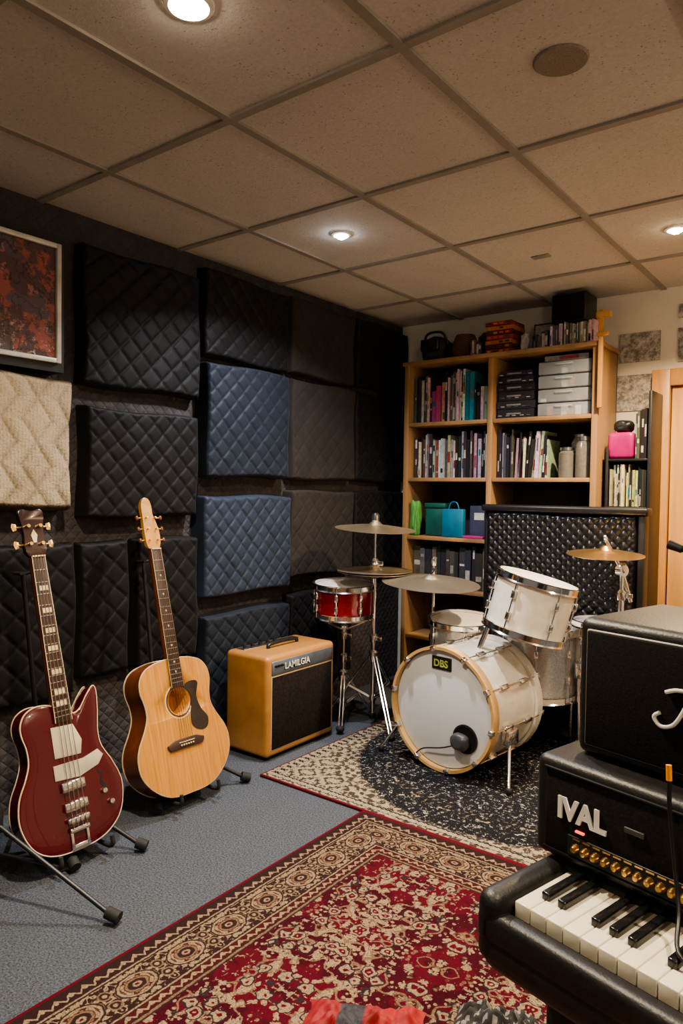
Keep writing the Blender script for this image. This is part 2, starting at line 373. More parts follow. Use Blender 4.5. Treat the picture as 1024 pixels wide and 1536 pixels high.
def row(x0,x1,z,hm,hM,pal,wm=.008,wM=.028,yf=3.65,lean=0,dep=.17):
    out=[];x=x0
    while x<x1-wm:
        w=random.uniform(wm,wM);w=min(w,x1-x);h=random.uniform(hm,hM);c=random.choice(pal);c=tuple(v*random.uniform(.75,1.25) for v in c)
        yy=yf+random.uniform(0,.025);t=random.uniform(0,lean)
        cxx=x+w/2+math.sin(t)*h/2
        out.append(((cxx,yy+dep/2,z+h/2*math.cos(t)+.001+abs(math.sin(t))*w/2),(w*.92,dep,h),(0,t,0),c))
        for q in range(random.choice([0,1,1,2])):
            lc=random.choice(lt if sum(c)<.6 else dk+colr);lh=random.uniform(.008,.07);lz=random.uniform(.15,.85)*h
            lz=min(lz,h-lh*.6)
            out.append(((x+w/2+math.sin(t)*lz,yy+.0008,z+lz*math.cos(t)),(w*random.uniform(.3,.8),.003,lh),(0,t,0),lc))
        x+=w+.0005
    return out
def flat(x0,x1,z,n,yf=3.66):
    out=[];zz=z+.001
    for i in range(n):
        t=random.uniform(.010,.018);w=(x1-x0)*random.uniform(.75,1)
        out.append((((x0+x1)/2,yf+.07,zz+t/2),(w,.14,t*.95),(0,0,random.uniform(-.06,.06)),random.choice(dk+lt+colr)));zz+=t
    return out
B=[]
B+=row(-2.25,-2.14,1.597,.25,.29,dk+lt[:2]+[(.12,.1,.08)],.008,.018)
B+=row(-2.14,-2.05,1.597,.18,.25,[(.35,.06,.16),(.45,.28,.22),(.5,.2,.25),(.55,.4,.3)],.02,.04)
B+=row(-2.05,-1.92,1.597,.24,.30,dk+lt+[(.4,.35,.3),(.35,.25,.18)],.008,.016)
B+=row(-1.92,-1.86,1.597,.27,.29,[(.02,.22,.3)],.025,.03)
B+=row(-1.86,-1.765,1.597,.18,.27,lt+dk+colr[3:4],.008,.025)
B+=row(-2.25,-1.765,1.277,.21,.265,dk*2+lt*2+[(.12,.11,.1),(.2,.17,.14),(.25,.06,.05)],.006,.022)
B+=row(-1.72,-1.62,1.277,.20,.27,dk+colr[:1]+colr[3:4]+lt,.008,.02)
B+=row(-1.62,-1.43,1.277,.20,.255,lt+[(.3,.06,.05),(.35,.1,.07),(.4,.3,.2)]+dk[:2]+lt,.007,.02,lean=.12)
B+=row(-2.25,-1.765,.642,.21,.25,[(.05,.05,.06),(.09,.08,.08),(.04,.04,.05),(.15,.13,.12)],.02,.05)
B+=row(-1.72,-1.20,.642,.2,.25,dk,.02,.05)
colored('books',B,M_col)
g=G('wicker');x,y,z=g.xyz();wv=g.m('MULTIPLY',g.m('SINE',g.m('MULTIPLY',z,500)),g.m('SINE',g.m('MULTIPLY',x,300)))
g.base(g.mix(g.step(wv,-1,1),(.04,.02,.01),(.24,.13,.055)));g.set(Roughness=.7);g.bump(wv,.6,.004);M_wick=g.mat
zt=1.9535
lathe('wicker_basket',[(0,0),(.065,0),(.075,.05),(.07,.11),(.055,.15),(.045,.15),(.06,.1),(.06,.01),(0,.01)],M_wick,None,Matrix.Translation((-1.98,3.76,zt)),28)
def blob(name,c,s,mat,seed=0,amp=.18,parent=None,sub=4,M=None):
    bm=bmesh.new();bmesh.ops.create_icosphere(bm,subdivisions=sub,radius=1)
    for v in bm.verts:
        n=v.co.normalized();k=1+amp*mn.noise(n*1.7+Vector((seed,seed*2,0)))*2+amp*.5*mn.noise(n*4+Vector((seed,0,seed)))
        q=n*k
        q=Vector([math.copysign(abs(t)**.75,t) for t in q])
        v.co=Vector((q.x*s[0],q.y*s[1],max(q.z,-.92)*s[2]))+Vector(c)
    return bm2(name,bm,mat,parent,M,True,180)
M_bag=pm('black_bag',(.02,.018,.017),.7,0,12,.4,80,.4,.004)
cbg=empty('camera_bag');blob('bag',(-2.15,3.74,zt+.075),(.085,.09,.08),M_bag,1,.12,cbg)
box('flap',(-2.21,3.635,zt+.06),(-2.09,3.66,zt+.13),M_black,cbg,.01,3);tube('strap',[(-2.23,3.72,zt+.10),(-2.20,3.70,zt+.17),(-2.10,3.70,zt+.17),(-2.07,3.72,zt+.10)],.007,M_black,cbg)
T=[]
for i in range(7): T.append(((-1.71+random.uniform(-.004,.004),3.71,zt+.012+i*.025),(.155,.16,.022),(0,0,random.uniform(-.05,.05)),[(.25,.03,.015),(.12,.02,.01),(.45,.15,.03)][i%3]))
for i in range(7):
    for q in range(4): T.append(((-1.765+q*.035,3.627,zt+.012+i*.025),(.022,.002,.010),(0,0,0),random.choice([(.5,.25,.06),(.6,.1,.02),(.05,.03,.02)])))
colored('cassette_tape_stack',T,M_col)
blob('leather_pouch',(-1.84,3.76,zt+.07),(.042,.06,.075),pm('dark_leather',(.05,.025,.015),.5),3)
colored('paperback_books',row(-1.90,-1.81,zt,.06,.10,[(.1,.06,.04),(.2,.12,.06),(.05,.04,.04)],.01,.02,3.62,0,.06),M_col)
T=[((-1.51,3.82,zt+.09),(.16,.01,.17),(-.1,0,.0),(.03,.03,.03)),((-1.51,3.813,zt+.09),(.14,.004,.15),(-.1,0,.0),(.35,.33,.3)),((-1.51,3.809,zt+.085),(.07,.004,.09),(-.1,0,.0),(.1,.09,.08))]
colored('picture_frame',T,M_col)
blob('ceramic_ornament',(-1.585,3.70,zt+.05),(.025,.025,.052),pm('white_ceramic',(.5,.48,.44),.3),11,.2)
colored('cd_cases',row(-1.54,-1.44,zt,.06,.10,lt+dk,.01,.02,3.64,0,.09)+row(-1.42,-1.20,zt,.10,.122,lt[:2]+dk[2:4]+[(.25,.2,.12)],.01,.014,3.62,0,.10),M_col)
sp=empty('bookshelf_speaker');box('cabinet',(-1.43,3.66,zt+.127),(-1.25,3.83,zt+.275),M_black,sp,.004);box('grille',(-1.42,3.654,zt+.134),(-1.26,3.661,zt+.268),M_grille,sp,.002)
box('riser',(-1.42,3.76,zt+.001),(-1.25,3.86,zt+.126),M_black,sp)
T=[]
z=1.5975
for i,(w,h) in enumerate([(.205,.05),(.215,.045),(.20,.05),(.21,.04),(.19,.04),(.18,.03)]):
    T.append(((-1.61,3.74,z+h/2),(w,.2,h-.003),(0,0,random.uniform(-.03,.03)),(.018,.018,.02)));T.append(((-1.62,3.638,z+h/2),(.08,.004,.008),(0,0,0),(.25,.25,.27)))
    for q in range(5): T.append(((-1.69+q*.04+random.uniform(-.01,.01),3.637,z+h*.3),(.02,.004,.006),(0,0,0),random.choice([(.1,.1,.11),(.3,.3,.32),(.02,.04,.12)])))
    z+=h
colored('equipment_cases',T,M_col)
g=G('translucent_plastic');g.base((.62,.70,.80));g.set(Roughness=.25,Alpha=.45);g.b.inputs['Coat Weight'].default_value=.3;M_pl=g.mat
M_dr=pm('frosted_plastic',(.20,.25,.33),.3,0,12,.35)
dr=empty('plastic_drawer_unit')
for i in range(4):
    z=1.5985+i*.072
    box('drawer_%d'%i,(-1.485,3.635,z),(-1.205,3.86,z+.066),M_pl,dr,.006)
    box('drawer_back_%d'%i,(-1.48,3.72,z+.003),(-1.21,3.85,z+.06),M_dr,dr,.003)
    box('pull_%d'%i,(-1.39,3.625,z+.045),(-1.30,3.636,z+.055),M_pl,dr,.002)
    for j in range(7): box('content_%d_%d'%(i,j),(-1.475+j*.037,3.65,z+.004),(-1.445+j*.037,3.70,z+random.uniform(.015,.055)),random.choice([M_white,M_black,M_dr,M_tan,M_black]),dr)
colored('board_game_box',[((-1.345,3.75,1.90),(.23,.18,.026),(0,0,0),(.3,.28,.27)),((-1.33,3.659,1.90),(.10,.003,.016),(0,0,0),(.4,.05,.04))],M_col)
g=G('jar_glass');g.base((.5,.48,.42));g.set(Roughness=.1);g.b.inputs['Transmission Weight'].default_value=.7;M_glass=g.mat
M_jc=pm('jar_contents',(.12,.08,.06),.8,0,60,.7)
for i,(x,y,rr,hh) in enumerate([(-1.335,3.68,.043,.15),(-1.245,3.67,.043,.20),(-1.30,3.785,.05,.22)]):
    j=empty('storage_jar',Matrix.Translation((x,y,1.2775)))
    lathe('glass',[(0,0),(rr,0),(rr,hh*.85),(rr*.8,hh*.93),(rr*.8,hh*.95),(0,hh*.95)],M_glass,j,None,24)
    lathe('lid',[(0,hh*.95),(rr*.86,hh*.95),(rr*.86,hh*1.05),(0,hh*1.05)],M_steel,j,None,24)
    lathe('contents',[(0,.006),(rr*.9,.006),(rr*.9,hh*.8),(0,hh*.82)],M_jc,j,None,24)
M_green=pm('green_fabric',(.08,.28,.06),.7,0,10,.3);M_teal=pm('teal_plastic',(.01,.10,.085),.5);M_blue=pm('blue_pouch',(.01,.16,.28),.45)
blob('green_cloth_bag',(-2.222,3.64,1.04),(.028,.03,.11),M_green,4,.3)
tbx=empty('teal_storage_box');box('body',(-2.17,3.66,.938),(-2.04,3.82,1.10),M_teal,tbx,.008);box('lid',(-2.175,3.655,1.101),(-2.037,3.825,1.13),M_teal,tbx,.006)
bp=empty('blue_gift_bag');box('bag',(-2.035,3.615,.938),(-1.90,3.655,1.10),M_blue,bp,.006);tube('handle',[(-2.0,3.635,1.10),(-1.985,3.635,1.135),(-1.95,3.635,1.135),(-1.935,3.635,1.10)],.004,M_blue,bp)
fb=empty('grey_file_box');box('body',(-1.89,3.68,.938),(-1.77,3.86,1.12),pm('grey_blue_card',(.06,.07,.12),.6),fb,.004);box('label',(-1.86,3.677,1.04),(-1.80,3.681,1.08),M_white,fb)
box('pink_notebook',(-1.895,3.605,.9375),(-1.77,3.675,.952),pm('magenta_cover',(.4,.03,.2),.5),None,.002)
mr=empty('media_rack')
for nme,lo,hi in [('post_l',(-1.135,3.66,0),(-1.12,3.865,1.42)),('post_r',(-.935,3.66,0),(-.92,3.865,1.70)),('s1',(-1.12,3.66,1.12),(-.935,3.865,1.135)),('s2',(-1.12,3.66,1.36),(-.935,3.865,1.372)),('s0',(-1.12,3.66,.6),(-.935,3.865,.615)),('s3',(-1.12,3.66,.05),(-.935,3.865,.065)),('rear',(-1.12,3.86,.05),(-.935,3.865,1.42))]:
    box(nme,lo,hi,M_black,mr,.002)
colored('magazines',row(-1.115,-.985,1.136,.16,.21,[(.55,.5,.35),(.6,.58,.5),(.4,.3,.15)]+dk[:1],.006,.014,3.67)+row(-.985,-.937,1.136,.17,.2,dk+[(.3,.5,.05)],.006,.012,3.665)+row(-1.0,-.94,1.373,.2,.28,dk,.01,.02,3.67),M_col,mr)
M_mag=pm('magenta_plastic',(.38,.008,.14),.35)
box('magenta_makeup_bag',(-1.13,3.668,1.373),(-1.005,3.74,1.505),M_mag,mr,.018,3)
blob('black_headphone_case',(-1.065,3.72,1.535),(.045,.045,.032),M_black,8,.1,mr)
def wallpic(lo,hi,i):
    g=G('sketch_print_%d'%i);nn=g.noise(25,None,6,.8);g.base(g.mix(g.step(nn,.42,.6),(.16,.15,.14),(.5,.47,.42)));g.set(Roughness=.7)
    box('wall_sketch',(lo[0],YB-.006,lo[1]),(hi[0],YB-.001,hi[1]),g.mat)
wallpic((-1.157,1.888),(-.954,2.04),1);wallpic((-1.165,1.634),(-.992,1.822),2);wallpic((-.87,1.87),(-.75,2.04),3);wallpic((-.87,2.09),(-.78,2.16),4)
dr=empty('door_1')
box('frame_l',(-.978,3.87,0),(-.89,YB-.001,1.83),M_pine,dr,.004);box('frame_t',(-.89,3.87,1.745),(.0,YB-.001,1.83),M_pine,dr,.004);box('frame_r',(0,3.87,0),(.088,YB-.001,1.83),M_pine,dr,.004)
box('leaf',(-.885,3.895,.01),(-.005,YB-.002,1.74),pm('door_pine',(.58,.33,.13),.45,0,5,.15,stretch=(6,6,.5)),dr,.003)
for i,(a,b) in enumerate([(.15,.75),(.9,1.6)]):
    for k,(xa,xb) in enumerate([(-.78,-.50),(-.39,-.11)]): box('panel_%d_%d'%(i,k),(xa,3.887,a),(xb,3.9,b),M_pine,dr,.008)
lathe('knob',[(0,0),(.012,0),(.012,.03),(.028,.045),(.024,.07),(0,.075)],M_gold,dr,axisM((-.08,3.895,.95),(0,-1,0)),20)
# ------------------------------------------------------------------ tufted baffle behind drums
bf=empty('tufted_acoustic_baffle')
g=G('tufted_black_vinyl');g.base((.012,.012,.014));g.set(Roughness=.28);M_vin=g.mat
quilt('padding',.76,.98,.055,.052,.052,.012,M_vin,frame((-1.68,3.50,.12),(1,0,0),(0,0,1),(0,-1,0)),bf,res=.005,round_=.02,wav=.002,gw=.6)
st=[]
for i in range(60):
    for j in range(60):
        uu=(i-j)*.026;vv=(i+j)*.026-.5
        if .03<uu+.0<.73 and .3<vv<.95: st.append((uu,vv))
bmx=bmesh.new()
for uu,vv in st: bmesh.ops.create_icosphere(bmx,subdivisions=1,radius=.0042,matrix=Matrix.Translation((-1.68+uu,3.50-.047,.12+vv)))
bm2('tuft_glint_beads',bmx,M_steel,bf,None,True,180)  # steel beads added as glints on the glossy vinyl's diamond crossings
box('frame_top',(-1.70,3.435,1.10),(-.87,3.53,1.135),M_black,bf,.012,3)
box('frame_right',(-.915,3.45,0),(-.885,3.53,1.10),M_black,bf,.006)
box('frame_left',(-1.705,3.49,0),(-1.685,3.53,1.10),M_black,bf,.004)
box('back_sheet',(-1.69,3.50,.04),(-.91,3.525,1.10),M_black,bf)
# ------------------------------------------------------------------ combo amp
ca=empty('combo_guitar_amplifier')
xa,xb,ya,yb=-2.385,-2.125,2.27,2.75
box('cabinet',(xa,ya,.016),(xb,yb,.465),M_tan,ca,.022,4)
box('grille_piping',(xb-.005,ya+.028,.045),(xb+.0015,yb-.023,.376),pm('cream_piping',(.40,.32,.2),.5),ca,.002)
box('baffle_grille',(xb-.005,ya+.033,.050),(xb+.004,yb-.028,.371),pm('brown_black_grille',(.016,.012,.010),.9,0,120,.6,400,.5,.001,spec=.2),ca,.003)
M_cp=pm('brushed_blue_grey_panel',(.17,.20,.24),.35,.5)
box('control_panel',(xb-.004,ya+.03,.380),(xb+.005,yb-.025,.441),M_cp,ca,.003)
text('logo','LAMILGIA',.040,M_white,frame((xb+.0055,ya+.11,.397),(0,1,0),(0,0,1),(1,0,0)),ca,off=.0005)
text('logo_shadow','LAMILGIA',.040,M_black,frame((xb+.0048,ya+.107,.394),(0,1,0),(0,0,1),(1,0,0)),ca,off=.0015)
for i in range(3): cyl('knob_%d'%i,(xb+.004,ya+.05+.02*i,.42),(xb+.014,ya+.05+.02*i,.42),.006,M_black,ca)
for i,(x,y) in enumerate([(xa+.04,ya+.04),(xa+.04,yb-.04),(xb-.035,ya+.04),(xb-.035,yb-.04)]): cyl('foot_%d'%i,(x,y,0),(x,y,.02),.016,M_rubber,ca,.02)
tube('handle',[(-2.25,2.41,.467),(-2.25,2.42,.482),(-2.25,2.51,.487),(-2.25,2.60,.482),(-2.25,2.61,.467)],.009,M_black,ca)
for i in range(5): cyl('top_knob_%d'%i,(-2.33,2.34+.05*i,.465),(-2.33,2.34+.05*i,.480),.009,M_black,ca)
box('top_panel',(-2.355,2.31,.463),(-2.305,2.69,.4675),M_steel,ca,.001)
# ------------------------------------------------------------------ drums
M_pearl=pm('white_pearl_wrap',(.80,.74,.64),.18,0,25,.08,coat=.7)
M_head=pm('drum_head_white',(.58,.61,.64),.36,0,3,.05)
M_headc=pm('coated_head',(.66,.64,.6),.5,0,3,.05)
M_hoopw=pm('maple_hoop',(.55,.35,.15),.35,0,8,.15,coat=.3)
M_silver=pm('silver_sparkle_wrap',(.46,.47,.48),.2,.6,200,.3,coat=.5)
M_redsh=pm('red_sparkle_wrap',(.20,.008,.010),.22,.15,120,.3,coat=.6)
def drum(name,c,axis,r,depth,shell,nl=8,hoop=None,headmat=None,hw=.012):
    ax=Vector(axis).normalized();e=empty(name,axisM(Vector(c)-ax*depth,ax));hoop=hoop or M_chrome
    lathe('shell',[(r,.005),(r,depth-.005)],shell,e,None,64)
    lathe('top_head',[(0,depth+.001),(r*.6,depth+.001),(r*1.0,depth-.001),(r*1.02,depth-.014)],headmat or M_headc,e,None,64)
    lathe('bottom_head',[(0,-.001),(r,-.001),(r*1.02,.012)],headmat or M_headc,e,None,64)
    for nme,z in (('hoop_top',depth-.018),('hoop_bottom',-.012)):
        lathe(nme,[(r*1.02,z),(r*1.02+hw,z),(r*1.02+hw*.6,z+.006),(r*1.02+hw*.6,z+.026),(r*1.02+hw,z+.03),(r*1.02,z+.03),(r*1.02,z)],hoop,e,None,64)
    for i in range(nl):
        t=2*math.pi*(i+.5)/nl;cx_,cy_=math.cos(t),math.sin(t);R=r*1.02+hw*.55
        cyl('rod_%d'%i,(cx_*R,cy_*R,-.004),(cx_*R,cy_*R,depth+.004),.0032,M_chrome,e,seg=8)
        for s_,z in enumerate((depth*.3,depth*.7)):
            Mx=Matrix.Translation((cx_*(r+.007),cy_*(r+.007),z))@Matrix.Rotation(t,4,'Z')
            box('lug_%d_%d'%(i,s_),(-.009,-.009,-.018),(.011,.009,.018),M_chrome,e,.004,2,Mx)
    return e
AX=Vector((.12,.993,0)).normalized();RT=Vector((AX.y,-AX.x,0));KC=Vector((-1.475,2.67,.280));KR=.250;KD=.33
kd=empty('bass_drum',frame(KC,RT,(0,0,-1),AX))
lathe('shell',[(KR,0),(KR,KD)],M_pearl,kd,None,96)
lathe('front_head',[(0,-.012),(KR*.9,-.010),(KR*.99,-.004),(KR*1.01,.01)],M_head,kd,None,96)
lathe('rear_head',[(0,KD+.01),(KR*1.01,KD+.004),(KR*1.01,KD-.01)],M_headc,kd,None,96)
for nme,z,mt in (('front_hoop',-.03,M_hoopw),('rear_hoop',KD-.012,M_pearl)):
    lathe(nme,[(KR*1.005,z),(KR*1.005+.013,z),(KR*1.005+.013,z+.042),(KR*1.005,z+.042),(KR*1.005,z)],mt,kd,None,96)
for i in range(10):
    t=2*math.pi*(i+.25)/10;cc,ss=math.cos(t),math.sin(t);R=KR+.014
    cyl('rod_%d'%i,(cc*R,ss*R,.0),(cc*R,ss*R,KD),.0035,M_chrome,kd,seg=8)
    Rz=Matrix.Rotation(t,4,'Z')
    for k,z in enumerate((.09,KD-.09)): box('lug_%d_%d'%(i,k),(-.01,-.011,-.028),(.016,.011,.028),M_chrome,kd,.005,2,Matrix.Translation((cc*(KR+.006),ss*(KR+.006),z))@Rz)
    for k,z in enumerate((-.034,KD+.034)): box('claw_%d_%d'%(i,k),(-.014,-.012,-.006),(.006,.012,.02),M_chrome,kd,.004,2,Matrix.Translation((cc*(KR+.010),ss*(KR+.010),z))@Rz)
box('badge',(-.055,-.220,-.017),(.045,-.165,-.010),M_black,kd,.003)
M_yel=pm('yellow_green_print',(.45,.52,.12),.5)
TM=lambda x,z,o:frame((x,-z,-o),(1,0,0),(0,-1,0),(0,0,-1))
text('badge_text','DBS',.042,M_yel,TM(-.045,.178,.0175),kd,.0005,off=.001)
lathe('port_ring',[(.052,0),(.06,0),(.06,.006),(.052,.006),(.052,0)],M_black,kd,Matrix.Translation((.12,.10,-.018)),32)
lathe('port_mesh',[(0,0),(.052,.0),(.052,.004),(0,.004)],M_grille,kd,Matrix.Translation((.12,.10,-.016)),32)
blob('mic_head',(.115,.105,-.045),(.040,.034,.026),pm('dark_grey_mic',(.06,.066,.078),.45),2,.08,kd)
tube('mic_cable',[(.10,.12,-.05),(.02,.155,-.04),(-.08,.185,-.03),(-.12,.215,-.03)],.003,M_black,kd)
for sgn,nme in ((1,'spur_r'),(-1,'spur_l')):
    cyl(nme,(sgn*(KR+.01),.08,.10),(sgn*(KR+.08),.248,-.02),.007,M_chrome,kd);box(nme+'_bracket',(sgn*(KR+.012)-.018,.05,.06),(sgn*(KR+.012)+.018,.11,.14),M_chrome,kd,.006)
    blob(nme+'_foot',(sgn*(KR+.08),.252,-.02),(.014,.014,.01),M_rubber,1,.02,kd,2)
cyl('tom_mount',(.06,-.24,.17),(.10,-.38,.2),.012,M_chrome,kd)
# kick pedal
box('pedal_plate',(-.045,.235,KD+.06),(.045,.262,KD+.30),M_steel,kd,.003);cyl('beater_shaft',(0,.23,KD+.09),(0,.05,KD+.05),.005,M_chrome,kd);blob('beater',(0,.04,KD+.04),(.025,.025,.02),M_white,1,.02,kd,2)
for sg in (-1,1): cyl('pedal_post_%d'%sg,(sg*.05,.255,KD+.08),(sg*.05,.10,KD+.08),.006,M_chrome,kd)
cyl('pedal_axle',(-.055,.105,KD+.08),(.055,.105,KD+.08),.006,M_chrome,kd)
drum('rack_tom',(-1.165,2.90,.830),(.22,.10,.95),.163,.225,M_pearl,6)
drum('silver_tom',(-1.635,3.12,.575),(.05,-.08,1),.15,.20,M_silver,6)
sn=drum('snare_drum',(-2.2,2.92,.715),(.03,-.03,1),.150,.15,M_redsh,8,headmat=M_headc)
def floortom(c,r,dp,mat,n0,legr,ax=(0,0,1)):
    f=drum('floor_tom',c,ax,r,dp,mat,8);bz=c[2]-dp
    for i in range(3):
        t=i*2.094+n0;x,y=math.cos(t)*(r+.027),math.sin(t)*(r+.027)
        cyl('leg_%d'%i,(x,y,.12),(x*1.04,y*1.04,-bz+.02),.007,M_chrome,f);blob('leg_foot_%d'%i,(x*1.04,y*1.04,-bz+.027),(.014,.014,.014),M_rubber,i,.02,f,2)
        box('leg_bracket_%d'%i,(x-.015,y-.015,.1),(x+.015,y+.015,.17),M_chrome,f,.005)
floortom((-1.29,3.20,.575),.19,.30,M_silver,.9,1)
floortom((-1.02,3.29,.615),.12,.24,M_pearl,-.3,1)
def tripod(e,x,y,zc,lr,rot=0,pole=None,br=.0125):
    for i in range(3):
        t=rot+i*2.094;c,s=math.cos(t),math.sin(t);F=Vector((x+c*lr,y+s*lr,.030))
        for o in (-.008,.008):
            n=Vector((-s*o,c*o,0));cyl('leg_%d_%s'%(i,'a' if o<0 else 'b'),Vector((x+c*.02,y+s*.02,zc))+n,F+n,.0048,M_chrome,e,seg=8)
            cyl('brace_%d_%s'%(i,'a' if o<0 else 'b'),Vector((x+c*.02,y+s*.02,zc*.42))+n,Vector((x+c*lr*.5,y+s*lr*.5,zc*.52+.014))+n,.004,M_chrome,e,seg=8)
        blob('foot_%d'%i,(F.x,F.y,.027),(.02,.02,.0155),M_rubber,i,.03,e,2)
    lathe('collar',[(0,0),(.02,0),(.024,.01),(.024,.05),(.016,.06),(0,.06)],M_chrome,e,Matrix.Translation((x,y,zc-.03)),20)
    lathe('slider',[(0,0),(.02,0),(.02,.03),(0,.03)],M_chrome,e,Matrix.Translation((x,y,zc*.42-.015)),20)
    zs=[.07,zc+.10,(zc+.1+pole)*.55,pole]
    for i,(a,b) in enumerate(zip(zs[:-1],zs[1:])):
        cyl('pole_%d'%i,(x,y,a),(x,y,b),br-.0028*i,M_chrome,e)
        lathe('clutch_%d'%i,[(0,0),(.018,0),(.02,.01),(.02,.035),(.012,.045),(0,.045)],M_chrome,e,Matrix.Translation((x,y,b-.03)),20)
        if i<2: box('wing_%d'%i,(x+.015,y-.004,b-.02),(x+.05,y+.004,b+.002),M_chrome,e,.003)
def cymbal(name,c,ax,r,mat,parent=None):
    prof=[(0,.030),(.012,.031),(r*.10,.027),(r*.17,.014),(r*.2,.010),(r*.55,.003),(r,-.010),(r*1.0,-.0115),(r*.55,.0015),(r*.2,.0085),(0,.024)]
    return lathe(name,prof,mat,parent,axisM(c,ax),72,True,60)
def cym(name,col,rough=.3):
    g=G(name);x,y,z=g.xyz();r=g.m('SQRT',g.m('ADD',g.m('POWER',x,2.),g.m('POWER',y,2.)));s_=g.m('SINE',g.m('MULTIPLY',r,900))
    g.base(g.mix(g.noise(6),sc(col,.7),sc(col,1.15)));g.set(Roughness=rough,Metallic=1.);g.bump(s_,.15,.0006);return g.mat
C_br=cym('bronze_cymbal',(.78,.64,.44),.38);C_dk=cym('dark_cymbal',(.66,.58,.47),.4);C_gd=cym('brass_cymbal',(.84,.58,.26),.3)
st=empty('cymbal_stand');tripod(st,-2.055,2.98,.36,.25,-.6,1.07)
cymbal('crash_cymbal',(-2.055,2.98,1.015),(.06,-.02,1),.205,C_br,st);lathe('wing_nut',[(0,0),(.012,0),(.01,.02),(.004,.03),(0,.03)],M_black,st,Matrix.Translation((-2.055,2.98,1.045)),12)
cymbal('hihat_top',(-2.055,2.98,.80),(.02,-.01,1),.19,C_dk,st);cymbal('hihat_bottom',(-2.055,2.98,.785),(0,0,-1),.19,C_dk,st)
st=empty('cymbal_stand');tripod(st,-1.84,3.20,.36,.2,.4,.85)
cyl('boom',(-1.84,3.20,.80),(-1.735,2.99,.80),.007,M_chrome,st);cyl('tip',(-1.735,2.99,.75),(-1.735,2.99,.83),.005,M_black,st)
cymbal('ride_cymbal',(-1.735,2.99,.770),(.07,-.03,1),.235,C_dk,st)
st=empty('cymbal_stand');tripod(st,-.93,3.27,.40,.2,.9,.88,.016)
cyl('tilter_arm',(-.93,3.27,.86),(-.985,3.22,.99),.008,M_chrome,st);cymbal('crash_cymbal',(-.99,3.225,.940),(.03,-.06,1),.165,C_gd,st)
cyl('boom_counter',(-.93,3.27,.86),(-.90,3.31,.72),.009,M_chrome,st);lathe('tilter_gear',[(0,-.015),(.026,-.015),(.026,.015),(0,.015)],M_chrome,st,axisM((-.93,3.27,.86),(1,-.5,0)),20)
lathe('felt_nut',[(0,0),(.014,0),(.012,.02),(.004,.032),(0,.032)],M_chrome,st,Matrix.Translation((-.992,3.222,.985)),14)
ss=empty('snare_stand');tripod(ss,-2.2,2.92,.25,.17,1.1,.50)
for i in range(3):
    t=i*2.094+.3;cyl('basket_%d'%i,(-2.2,2.92,.48),(-2.2+math.cos(t)*.15,2.92+math.sin(t)*.15,.553),.006,M_chrome,ss)
# ------------------------------------------------------------------ guitars
def halfspline(R,n=6): return [(p.x,p.y) for p in catmull([Vector((a,b,0)) for a,b in R],n,True)]
g=G('spruce_top');nn=g.noise(9,g.stretch(14,.6,1),4);g.base(g.mix(g.step(nn,.3,.7),(.38,.155,.025),(.53,.255,.058)));g.set(Roughness=.28);g.b.inputs['Coat Weight'].default_value=.5;M_spruce=g.mat
M_side=pm('mahogany_sides',(.14,.042,.018),.3,0,6,.3,coat=.5,stretch=(1,1,4))
M_rose=pm('rosewood_board',(.045,.022,.016),.4,0,20,.3)
M_pg=pm('tortoise_pickguard',(.02,.012,.01),.2,0,20,.5,coat=.5)
M_cream=pm('cream_binding',(.55,.44,.27),.4)
M_string=pm('strings',(.55,.5,.42),.3,1)
M_maple=pm('amber_maple',(.50,.25,.07),.3,0,8,.2,coat=.4)
def guitar_frame(bot,top):
    b=Vector(bot);t=Vector(top);y=(t-b).normalized();x=Vector((0,1,0));x=(x-y*x.dot(y)).normalized();z=x.cross(y);return frame(b,x,y,z)
def neck(e,y0,yn,w0,w1,z,matb,matn,ns,inlay):
    plate('neck_back',[(-w0/2,y0),(w0/2,y0),(w1/2,yn),(-w1/2,yn)],z-.026,z-.001,matn,e,.008)
    plate('fretboard',[(-w0/2,y0),(w0/2,y0),(w1/2,yn),(-w1/2,yn)],z-.001,z+.005,matb,e,.001)
    for s_ in (-1,1): tube('neck_binding_%d'%s_,[(s_*w0/2,y0,z+.004),(s_*w1/2,yn,z+.004)],.0014,M_cream,e,spl=False,seg=6)
    Ls=(yn-y0)*1.45
    for i in range(1,21):
        yy=yn-Ls*(1-2**(-i/12))
        if yy<y0+.004: break
        w=w1+(w0-w1)*(yn-yy)/(yn-y0);box('fret_%d'%i,(-w/2,yy-.0012,z+.005),(w/2,yy+.0012,z+.0065),M_steel,e)
        if i in (3,5,7,9,12,15,17):
            ym=yy+Ls*(2**(-(i-1)/12)-2**(-i/12))*.5
            if inlay=='block': box('inlay_%d'%i,(-w*.33,ym-.008,z+.005),(w*.33,ym+.008,z+.0058),M_cream,e)
            else: lathe('inlay_%d'%i,[(0,0),(.004,0),(.004,.0008),(0,.0008)],M_cream,e,Matrix.Translation((0,ym,z+.005)),12)
    box('nut',(-w1/2,yn,z),(w1/2,yn+.005,z+.009),M_cream,e)
ac=empty('acoustic_guitar',guitar_frame((-2.035,1.78,.065),(-2.345,1.80,1.15)))
hw=[(.09,.006),(.155,.04),(.203,.095),(.215,.15),(.205,.20),(.172,.255),(.152,.30),(.153,.345),(.165,.395),(.158,.44),(.125,.475),(.06,.493)]
out=[(0,0)]+hw+[(0,.496)]+[(-a,b) for a,b in reversed(hw)]
op=halfspline(out,n=5)
body=plate('body',op,-.10,0,M_spruce,ac,.004,mat2=M_side)
cut=lathe('cutter',[(0,-.08),(.05,-.08),(.05,.02),(0,.02)],M_rose,None,ac.matrix_world@Matrix.Translation((0,.335,0)),40)
bpy.context.view_layer.update()
